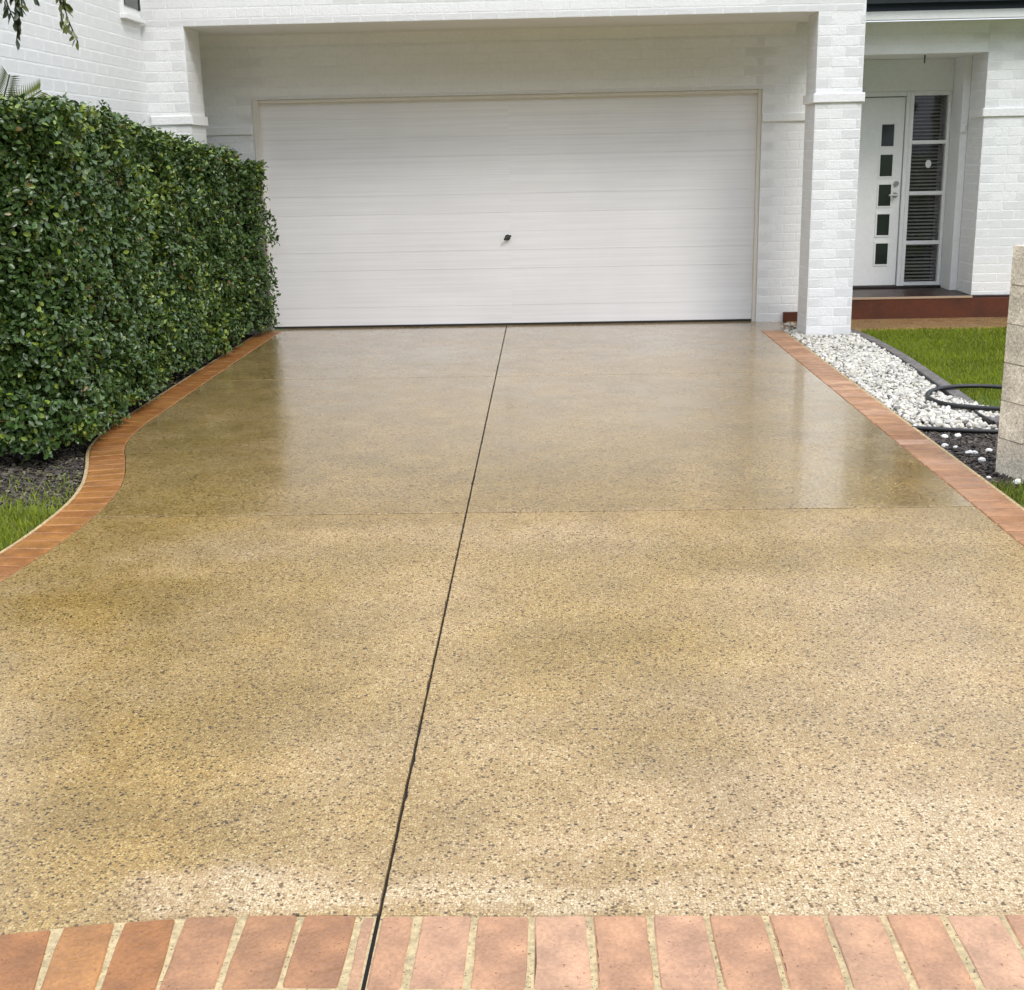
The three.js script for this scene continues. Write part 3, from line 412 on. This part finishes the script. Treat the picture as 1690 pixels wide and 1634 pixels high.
  const g = new THREE.BufferGeometry(); g.setAttribute('position', new THREE.Float32BufferAttribute(P, 3)); g.setIndex(I); g.computeVertexNormals(); boxUV(g); part(hedge, 'inner_twigs', g, new THREE.MeshStandardMaterial({ map: soilTex, color: lin(0.5, 0.55, 0.35), roughness: 1 }));
  const bark = new THREE.MeshStandardMaterial({ color: lin(0.11, 0.085, 0.06), map: soilTex, roughness: 0.95 });
  for (let i = 0; i < 13; i++) { const z = lerp(-7.2, -12.4, i / 12) + (r() - 0.5) * 0.1, x = -3.05 + (r() - 0.5) * 0.16; part(hedge, 'stem', tubeGeo([[x, -0.06, z], [x + (r() - 0.5) * 0.06, 0.2, z + (r() - 0.5) * 0.06], [x + (r() - 0.5) * 0.12, 0.5, z + (r() - 0.5) * 0.1]], 0.018 + r() * 0.008, 8, 7), bark); }
}
console.log('hedge done');

// palm fronds behind the hedge
{ const palm = thing('palm', 'young yellow green palm fronds rising behind the hedge', 'palm', [-3.36, -0.03, -8.1]); const r = rng(61);
  const pm = new THREE.MeshStandardMaterial({ color: lin(0.2, 0.24, 0.045), roughness: 0.45, side: THREE.DoubleSide });
  part(palm, 'trunk', tubeGeo([[-3.38, -0.05, -8.1], [-3.37, 0.7, -8.1], [-3.36, 1.5, -8.08]], 0.03, 10, 8), new THREE.MeshStandardMaterial({ color: lin(0.12, 0.1, 0.06), roughness: 0.9 }));
  for (const [tx, ty, tz] of [[-3.12, 2.16, -7.75], [-3.2, 2.06, -7.55], [-3.02, 2.08, -7.95], [-3.3, 2.1, -7.3]]) {
    const c = new THREE.CatmullRomCurve3([new THREE.Vector3(-3.36, 1.5, -8.08), new THREE.Vector3(lerp(-3.36, tx, 0.35), 1.95, lerp(-8.08, tz, 0.4)), new THREE.Vector3(tx, ty, tz)]), gs = [];
    const st = new THREE.TubeGeometry(c, 10, 0.005, 5); st.deleteAttribute('uv'); gs.push(st.toNonIndexed());
    for (let k = 0; k < 26; k++) for (const s of [-1, 1]) { const t = 0.3 + 0.7 * k / 26, p = c.getPoint(t), d = c.getTangent(t), side = new THREE.Vector3(0.25, 0.15, 1).cross(d).normalize().multiplyScalar(s), L = 0.17 * (1.1 - t * 0.6), dir = side.multiplyScalar(0.8).addScaledVector(d, 0.75).normalize(), q = p.clone().addScaledVector(dir, L), w = d.clone().multiplyScalar(0.008), md = p.clone().lerp(q, 0.4);
      const V = [p, md.clone().add(w), md.clone().sub(w), q]; const P = []; for (const i of [0, 1, 2, 2, 1, 3]) P.push(V[i].x, V[i].y, V[i].z); const g = new THREE.BufferGeometry(); g.setAttribute('position', new THREE.Float32BufferAttribute(P, 3)); g.computeVertexNormals(); gs.push(g); }
    part(palm, 'frond', mergeGeometries(gs), pm);
  } }
// overhanging tree, trunk beyond the left edge, drooping twigs
{ const tree = thing('tree', 'tree with drooping leafy twigs hanging above the hedge', 'tree', [-4.7, -0.1, -5.3]); const r = rng(91);
  const bark = new THREE.MeshStandardMaterial({ color: lin(0.12, 0.1, 0.08), map: soilTex, roughness: 0.95 });
  const tg = []; const tp = [[-4.7, -0.15, -5.3], [-4.68, 1.2, -5.32], [-4.55, 2.6, -5.5], [-4.3, 3.9, -5.8]]; for (let i = 0; i < 3; i++) tg.push(new THREE.CylinderGeometry(0.1 - i * 0.02, 0.12 - i * 0.02, new THREE.Vector3(...tp[i]).distanceTo(new THREE.Vector3(...tp[i + 1])) + 0.04, 10).applyMatrix4(new THREE.Matrix4().compose(new THREE.Vector3(...tp[i]).lerp(new THREE.Vector3(...tp[i + 1]), 0.5), new THREE.Quaternion().setFromUnitVectors(new THREE.Vector3(0, 1, 0), new THREE.Vector3(...tp[i + 1]).sub(new THREE.Vector3(...tp[i])).normalize()), new THREE.Vector3(1, 1, 1))));
  part(tree, 'trunk', mergeGeometries(tg), bark);
  part(tree, 'limb', tubeGeo([[-4.5, 2.8, -5.55], [-3.9, 3.2, -6.2], [-3.1, 3.05, -6.8], [-2.45, 2.85, -7.0]], 0.028, 24, 7), bark);
  part(tree, 'limb', tubeGeo([[-4.4, 3.3, -5.7], [-4.6, 3.9, -6.4], [-4.9, 4.3, -7]], 0.035, 16, 7), bark); part(tree, 'limb', tubeGeo([[-4.35, 3.6, -5.75], [-3.9, 4.2, -5.2], [-3.6, 4.6, -4.7]], 0.035, 16, 7), bark);
  const L = [], put = (p, s, c, down) => L.push([p, s, c, down]);
  const twigs = [[[-2.8, 3.0, -6.9], [-2.8, 2.7, -6.95], [-2.79, 2.48, -7], [-2.76, 2.36, -7.02], 0], [[-2.69, 2.98, -6.9], [-2.7, 2.65, -6.95], [-2.71, 2.44, -7], 1], [[-2.72, 2.98, -6.95], [-2.72, 2.6, -7.0], [-2.735, 2.42, -7.02], [-2.775, 2.27, -7.03], 0], [[-2.5, 2.88, -7], [-2.5, 2.55, -7], [-2.48, 2.4, -7.0], [-2.435, 2.265, -7.0], 1], [[-2.64, 2.95, -6.95], [-2.635, 2.65, -6.98], [-2.63, 2.47, -7.0], 0], [[-2.83, 3.02, -6.9], [-2.84, 2.65, -6.95], [-2.85, 2.46, -7], 0], [[-2.78, 3.0, -6.95], [-2.765, 2.62, -7.0], [-2.73, 2.4, -7.0], 0], [[-2.52, 2.9, -7], [-2.52, 2.58, -7.02], [-2.51, 2.33, -7.02], 1]];
  for (const t of twigs) { const pl = t.slice(0, -1), hue = t[t.length - 1], cv = new THREE.CatmullRomCurve3(pl.map(p => new THREE.Vector3(...p))); part(tree, 'twig', new THREE.TubeGeometry(cv, 14, 0.0035, 5), bark); for (let k = 0; k < 24; k++) { const q = 0.25 + 0.75 * (k + r() * 0.6) / 24.4; put(cv.getPoint(Math.min(1, q)), 0.6 + r() * 0.55, hue, 0.8); } }
  for (let i = 0; i < 6500; i++) { const ctr = [[-4.2, 4.4, -5.8, 1.0], [-4.9, 4.6, -6.9, 0.85], [-3.6, 4.7, -4.8, 0.85], [-4.6, 5.2, -5.2, 0.8]][i % 4]; const d = new THREE.Vector3(r() - 0.5, r() - 0.5, r() - 0.5).normalize().multiplyScalar(ctr[3] * Math.cbrt(0.25 + 0.75 * r())); d.y *= 0.75; const k = fbm(d.x * 3 + ctr[0], d.z * 3 + d.y * 2, 141, 2); if (k < 0.38) continue; put(new THREE.Vector3(ctr[0] + d.x, ctr[1] + d.y, ctr[2] + d.z), 0.9 + r() * 0.5, 0, 0.3); }
  const im = new THREE.InstancedMesh(leafGeo(0.062, 0.026, 0.006), leafMat, L.length), mx = new THREE.Matrix4(), c = new THREE.Color();
  L.forEach(([p, s, h, dn], i) => { const T = new THREE.Vector3((r() - 0.5) * 1.4, -dn * 1.2 + (r() - 0.5) * 0.6, (r() - 0.5) * 1.4).normalize(), N = new THREE.Vector3(r() - 0.5, r() * 0.6, r() - 0.5); N.addScaledVector(T, -N.dot(T)).normalize(); const S = new THREE.Vector3().crossVectors(T, N); mx.makeBasis(S.multiplyScalar(s), T.multiplyScalar(s), N.multiplyScalar(s)); mx.setPosition(p.x - tree.position.x, p.y - tree.position.y, p.z - tree.position.z); im.setMatrixAt(i, mx); const k = 0.6 + r() * 0.7; if (h) c.setRGB(0.12 * k, 0.15 * k, 0.03 * k); else c.setRGB(0.04 * k, 0.06 * k, 0.025 * k); im.setColorAt(i, c); });
  im.name = 'crown'; im.userData.kind = 'stuff'; tree.add(im);
}

// ---------- pebbles, edging, hose, lawns, pier ----------
function stoneGeo(seed) { const g = new THREE.IcosahedronGeometry(1, 1), p = g.attributes.position; for (let i = 0; i < p.count; i++) { const x = p.getX(i), y = p.getY(i), z = p.getZ(i), k = 1 + 0.28 * (fbm(x * 1.7 + seed * 7 + 5, y * 1.7 + z * 1.3 + 9, seed, 2) - 0.5) * 2; p.setXYZ(i, x * k, y * k * 0.68, z * k * 0.85); } g.computeVertexNormals(); return g; }
const stoneMat = new THREE.MeshStandardMaterial({ color: 0xffffff, roughness: 0.7 });
{ const r = rng(33), L = [], mx = new THREE.Matrix4(), q = new THREE.Quaternion(), e = new THREE.Euler(), c = new THREE.Color();
  const inBed = (x, z) => { if (x < 2.245 || z > -7.68 + (x - 2.21) * 0.22 || z < -12.5) return false; const lim = z < -11.6 ? 2.81 : lerp(2.72, 2.83, sst(-8.4, -10.3, z)); if (x > lim) { if (!(x < 2.88 && z > -8.75 && z < -7.9 && x < 2.72 + (z + 8.75) * 0.28)) return false; } if (x > 2.35 && x < 2.78 && z < ZP + 0.02 && z > -12.1) return false; return true; };
  for (let i = 0; i < 9500; i++) { const x = 2.2 + r() * 0.7, z = -12.5 + r() * 4.95; if (!inBed(x, z)) continue; if (z > -7.85 && r() < 0.55) continue; if (z < -12.12 && r() < 0.5) continue; L.push([x, z, r()]); }
  const im = [0, 1].map(k => new THREE.InstancedMesh(stoneGeo(k + 1), stoneMat, L.filter((_, i) => i % 2 === k).length)); const cnt = [0, 0];
  L.forEach(([x, z, h], i) => { const k = i % 2, s = 0.009 + r() * r() * 0.018; q.setFromEuler(e.set(r() * 0.9, r() * 6.3, r() * 0.9)); mx.compose(new THREE.Vector3(x, -0.034 + h * 0.026 + fbm(x * 5, z * 5, 3, 2) * 0.02, z), q, new THREE.Vector3(s * (0.9 + r() * 0.5), s, s)); im[k].setMatrixAt(cnt[k], mx); const t = 0.38 + r() * 0.28, w = r(); c.setRGB(t, t * (0.97 - 0.04 * w), t * (0.9 - 0.14 * w)); if (r() < 0.12) { const g = 0.1 + r() * 0.22; c.setRGB(g, g * 0.93, g * 0.8); }; im[k].setColorAt(cnt[k]++, c); });
  const g = new THREE.Group(); im.forEach(m => { m.name = 'pebbles'; m.userData.kind = 'stuff'; g.add(m); }); g.name = 'white_pebbles'; g.userData = { kind: 'stuff', label: 'bed of loose white pebbles beside the driveway border', category: 'pebbles' }; scene.add(g); console.log('pebbles', L.length);
  // single pebbles that strayed onto the mulch
  const sp = [[2.36, -7.47, 0.024], [2.29, -7.23, 0.026], [2.345, -7.2, 0.017], [2.375, -7.05, 0.024], [2.41, -7.06, 0.018], [2.5, -7.1, 0.022], [2.385, -6.87, 0.027], [2.4, -6.37, 0.03], [2.45, -7.5, 0.022], [2.6, -7.0, 0.016], [2.3, -6.5, 0.014]];
  sp.forEach(([x, z, s], i) => { const m = new THREE.Mesh(stoneGeo(i % 5 + 3), new THREE.MeshStandardMaterial({ color: lin(0.72, 0.7, 0.66), roughness: 0.7 })); m.position.set(x, -0.032 + s * 0.35, z); m.scale.setScalar(s); m.rotation.y = r() * 6; top(m, 'white_pebble', { label: 'single white pebble strayed onto the dark mulch beside the driveway', category: 'pebble', group: 'white pebbles strayed onto the mulch' }); });
}
// dark grey edging strip between pebbles and lawn, black plastic edging at the mulch
const edgeTex = tex(512, 512, (i, j) => { const k = 0.7 + tfbm(i / 512, j / 512, 20, 501) * 0.6; return [112 * k, 106 * k, 102 * k]; }, { repeat: 1.3 });
const edgeMat = new THREE.MeshStandardMaterial({ map: edgeTex, roughness: 0.85, color: lin(0.75, 0.75, 0.75) });
function stripGeo(pts, w, y0, y1) { const gs = []; for (let i = 0; i < pts.length - 1; i++) { const [x, z] = pts[i], [X, Z] = pts[i + 1], l = Math.hypot(X - x, Z - z); gs.push(new THREE.BoxGeometry(w, y1 - y0, l + 0.004).rotateY(Math.atan2(X - x, Z - z)).translate((x + X) / 2, (y0 + y1) / 2, (z + Z) / 2)); } return boxUV(mergeGeometries(gs)); }
{ const ed = [[2.845, -12.0], [2.885, -11.5], [2.9, -10.8], [2.89, -10.2], [2.85, -9.3], [2.82, -8.75], [2.79, -8.2], [2.8, -7.75]], sm = [...Array(30).keys()].map(i => { const p = curveOf(ed).getPointAt(i / 29); return [p.x, p.z]; });
  const t = thing('garden_edging', 'dark grey edging strip between white pebbles and lawn', 'edging', [2.85, -0.04, -10]); part(t, 'concrete_strip', stripGeo(sm, 0.09, -0.09, 0.002), edgeMat); part(t, 'plastic_lip', stripGeo(sm.map(([x, z]) => [x - 0.058, z]), 0.012, -0.09, 0.01), blackMat);
  const t2 = thing('garden_edging', 'black plastic edging between white pebbles and dark mulch', 'edging', [2.5, -0.04, -7.6]); part(t2, 'plastic_lip', tubeGeo([[2.225, -0.012, -7.68], [2.4, -0.008, -7.6], [2.6, -0.008, -7.54], [2.95, -0.01, -7.5]], 0.014, 24, 8), blackMat); part(t2, 'weed_mat', stripGeo([[2.23, -7.75], [2.5, -7.655], [2.95, -7.58]], 0.13, -0.05, -0.018), edgeMat);
}
{ const m = new THREE.Mesh(tubeGeo([[3.5, 0.0, -8.75], [3.2, 0.012, -8.86], [2.98, 0.02, -8.89], [2.77, 0.022, -8.83], [2.61, 0.02, -8.66], [2.555, 0.018, -8.45], [2.62, 0.02, -8.22], [2.77, 0.026, -8.08], [2.95, 0.026, -8.02], [3.3, 0.005, -7.98], [3.7, 0.0, -8.1]], 0.0155, 90, 10), blackMat); top(m, 'garden_hose', { label: 'black garden hose looped over the white pebbles', category: 'hose' }); }
// grass
const bladeGeo = (() => { const g = new THREE.BufferGeometry(), P = [-0.5, 0, 0, 0.5, 0, 0, -0.38, 0.55, 0.12, 0.38, 0.55, 0.12, 0, 1, 0.42]; g.setAttribute('position', new THREE.Float32BufferAttribute(P, 3)); g.setAttribute('uv', new THREE.Float32BufferAttribute(new Float32Array(10), 2)); g.setIndex([0, 1, 2, 1, 3, 2, 2, 3, 4]); g.computeVertexNormals(); return g; })();
const grassMat = new THREE.MeshPhysicalMaterial({ color: 0xffffff, roughness: 0.85, specularIntensity: 0.4, transmission: 0.3, thickness: 0, side: THREE.DoubleSide });
function grass(label, n, seed, region, y, hmin, hmax, tone) {
  const r = rng(seed), L = []; for (let i = 0; i < n; i++) { const p = region(r); if (p) L.push(p); }
  const im = new THREE.InstancedMesh(bladeGeo, grassMat, L.length), mx = new THREE.Matrix4(), q = new THREE.Quaternion(), e = new THREE.Euler(), c = new THREE.Color();
  L.forEach(([x, z], i) => { q.setFromEuler(e.set((r() - 0.5) * 0.9, r() * 6.3, (r() - 0.5) * 0.9)); const w = 0.004 + r() * 0.003, h = lerp(hmin, hmax, r()); mx.compose(new THREE.Vector3(x, y, z), q, new THREE.Vector3(w, h, h)); im.setMatrixAt(i, mx); const k = (0.65 + r() * 0.7) * (0.75 + 0.5 * fbm(x * 2.5, z * 2.5, seed, 3)); if (r() < 0.06) c.setRGB(0.3 * k, 0.26 * k, 0.1 * k); else c.setRGB(tone[0] * k, tone[1] * k, tone[2] * k); im.setColorAt(i, c); });
  top(im, 'grass', { kind: 'stuff', label, category: 'grass' });
}
grass('bright green lawn between the edging strip and the porch path', 60000, 301, r => { const z = -12.03 + r() * 4.1, x = 2.9 + r() * 2.2; return x > (z < -10 ? 2.95 : lerp(2.95, 2.9, Math.min(1, (z + 10) / 1.5))) && (z < -8.6 || r() < 0.5) ? [x, z] : null; }, -0.03, 0.025, 0.05, [0.2, 0.255, 0.012]);
grass('patch of grass at the left driveway curve below the hedge', 15000, 303, r => { const z = -6.8 + r() * 2.08, x = -3.4 + r() * 1.1, xo = xAt(leftOuter, z) - 0.025; if (x > xo) return null; if (z < -6.05 && r() < lerp(0.55, 0.93, sst(-6.05, -6.6, z))) return null; return [x, z]; }, -0.032, 0.03, 0.065, [0.22, 0.27, 0.02]);
grass('patch of grass beside the right driveway border in front of the pier', 12000, 305, r => { const z = -6.36 + r() * 1.4, x = 2.245 + r() * 0.9; return z < -6.2 && r() < 0.5 ? null : [x, z]; }, -0.036, 0.03, 0.06, [0.16, 0.2, 0.02]);
// mulch and leaf litter
function litter(label, n, seed, region, y, cols) {
  const r = rng(seed), L = []; for (let i = 0; i < n; i++) { const p = region(r); if (p) L.push(p); }
  const im = new THREE.InstancedMesh(chamferBox(1, 0.22, 0.42, 0.08), new THREE.MeshStandardMaterial({ color: 0xffffff, roughness: 0.9 }), L.length), mx = new THREE.Matrix4(), q = new THREE.Quaternion(), e = new THREE.Euler(), c = new THREE.Color();
  L.forEach(([x, z], i) => { q.setFromEuler(e.set((r() - 0.5) * 0.9, r() * 6.3, (r() - 0.5) * 0.9)); const s = 0.012 + r() * 0.026; mx.compose(new THREE.Vector3(x, y + r() * 0.016, z), q, new THREE.Vector3(s, s * (0.5 + r()), s * (0.6 + r() * 0.8))); im.setMatrixAt(i, mx); const a = cols[(r() * cols.length) | 0], k = 0.6 + r() * 0.8; c.setRGB(a[0] * k, a[1] * k, a[2] * k); im.setColorAt(i, c); });
  top(im, 'mulch', { kind: 'stuff', label, category: 'mulch' });
}
const darkChips = [[0.055, 0.044, 0.036], [0.08, 0.064, 0.05], [0.035, 0.029, 0.025], [0.12, 0.098, 0.078], [0.06, 0.052, 0.046]];
litter('dark bark mulch beside the pier and driveway border', 5200, 401, r => { const z = -7.66 + r() * 1.36, x = 2.245 + r() * 0.9; return [x, z]; }, -0.04, darkChips);
litter('dark soil with leaf litter under the end of the hedge', 4200, 403, r => { const z = -7.6 + r() * 1.45, x = -3.45 + r() * 1.2; return x < xAt(leftOuter, z) - 0.03 ? [x, z] : null; }, -0.032, [...darkChips, ...darkChips, [0.22, 0.19, 0.14], [0.12, 0.11, 0.05], [0.1, 0.12, 0.04]]);
litter('fallen leaves and mulch along the base of the hedge', 1800, 405, r => { const z = -12.4 + r() * 4.8, x = -3.2 + r() * 0.45; return x < xAt(leftOuter, z) - 0.02 ? [x, z] : null; }, -0.032, [...darkChips, [0.2, 0.17, 0.1]]);
// block pier
{ const pt = tex(1024, 1024, (i, j) => { const u = i / 1024, v = j / 1024, a = tfbm(u, v, 6, 511), b = tfbm(u, v, 100, 517, 4), s = tnoise(u * 150, v * 150, 150, 521), k = 0.9 + (a - 0.5) * 0.4 + (b - 0.5) * 0.4; return s < 0.05 ? [120 * k, 110 * k, 94 * k] : [240 * k, 232 * k, 216 * k]; }, { repeat: 1.1 });
  const pb = tex(512, 512, (i, j) => { const k = 255 * tfbm(i / 512, j / 512, 60, 527, 3); return [k, k, k]; }, { color: false, repeat: 2 });
  const pm = new THREE.MeshStandardMaterial({ map: pt, bumpMap: pb, bumpScale: 0.003, roughness: 0.92, color: lin(0.98, 0.95, 0.88) }), jm = new THREE.MeshStandardMaterial({ map: pt, roughness: 1, color: lin(0.7, 0.68, 0.64) });
  const t = thing('block_pier', 'pale grey rough concrete block pier standing on mulch beside the driveway', 'pier', [2.37, -0.04, -6.63]); t.rotation.y = Math.atan2(0.33, 0.94);
  // local: +z runs along the visible face towards the camera, +x is the pier's thickness
  const core = new THREE.Mesh(boxUV(new THREE.BoxGeometry(0.386, 1.196, 0.386)), jm); core.position.set(0.2, 0.6, 0.2); core.name = 'mortar_core'; t.add(core);
  const H = 0.2, vs = [0, 1, 2].map(v => boxUV(chamferBox(0.196, H - 0.008, 0.4, 0.007), v * 1.7)), ws = [0, 1, 2].map(v => boxUV(chamferBox(0.4, H - 0.008, 0.196, 0.007), v * 1.3));
  for (let k = 0; k < 6; k++) for (const s of [0, 1]) { const m = new THREE.Mesh(k % 2 ? ws[(k + s) % 3] : vs[(k + s) % 3], pm); m.name = 'block'; m.position.set(k % 2 ? 0.2 : 0.1 + s * 0.2, H * (k + 0.5) , k % 2 ? 0.1 + s * 0.2 : 0.2); t.add(m); }
}

// tall trees across the street behind the camera: they shade the low sky from the garage recess and darken the window glass
{ const r = rng(701), lg = leafGeo(0.42, 0.3, 0.05), bark = new THREE.MeshStandardMaterial({ color: lin(0.2, 0.17, 0.14), map: soilTex, roughness: 0.95 }), lm = new THREE.MeshStandardMaterial({ color: lin(0.05, 0.075, 0.025), roughness: 0.6, side: THREE.DoubleSide });
  [[-19, 13, 12], [-12, 11, 13], [-5, 12.5, 12], [2, 11.5, 13.5], [9, 12.5, 12.5], [16, 11, 13], [23, 13, 12]].forEach(([x, z, h], ti) => {
    const t = thing('street_tree', 'tall dense street tree standing across the road facing the garage', 'tree', [x, -0.12, z], 'tall trees across the road');
    part(t, 'trunk', tubeGeo([[x, -0.2, z], [x + 0.15, h * 0.3, z], [x - 0.1, h * 0.75, z + 0.1]], 0.24, 14, 9), bark);
    for (let k = 0; k < 4; k++) { const a = k * 1.6 + ti; part(t, 'limb', tubeGeo([[x, h * 0.3, z], [x + Math.cos(a) * 1.2, h * 0.5, z + Math.sin(a) * 1.2], [x + Math.cos(a) * 2.4, h * 0.68, z + Math.sin(a) * 2.2]], 0.09, 10, 6), bark); }
    const n = 5200, im = new THREE.InstancedMesh(lg, lm, n), mx = new THREE.Matrix4(), q = new THREE.Quaternion(), e = new THREE.Euler();
    for (let i = 0; i < n; i++) { const c = i % 9, a = c * 2.4, cx = c ? Math.cos(a) * 2.1 : 0, cz = c ? Math.sin(a) * 1.7 : 0, cy = h * (0.3 + 0.07 * c), d = new THREE.Vector3(r() - 0.5, r() - 0.5, r() - 0.5).normalize().multiplyScalar(2.1 * Math.cbrt(0.2 + 0.8 * r())); q.setFromEuler(e.set(r() * 6, r() * 6, r() * 6)); mx.compose(new THREE.Vector3(cx + d.x, cy + d.y * 0.8, cz + d.z), q, new THREE.Vector3(1, 1, 1).multiplyScalar(0.8 + r() * 0.5)); im.setMatrixAt(i, mx); }
    im.name = 'crown'; im.userData.kind = 'stuff'; t.add(im);
  }); }

scene.traverse(o => { if (o.isMesh) { o.castShadow = true; o.receiveShadow = true; } });
renderer.render(scene, camera);
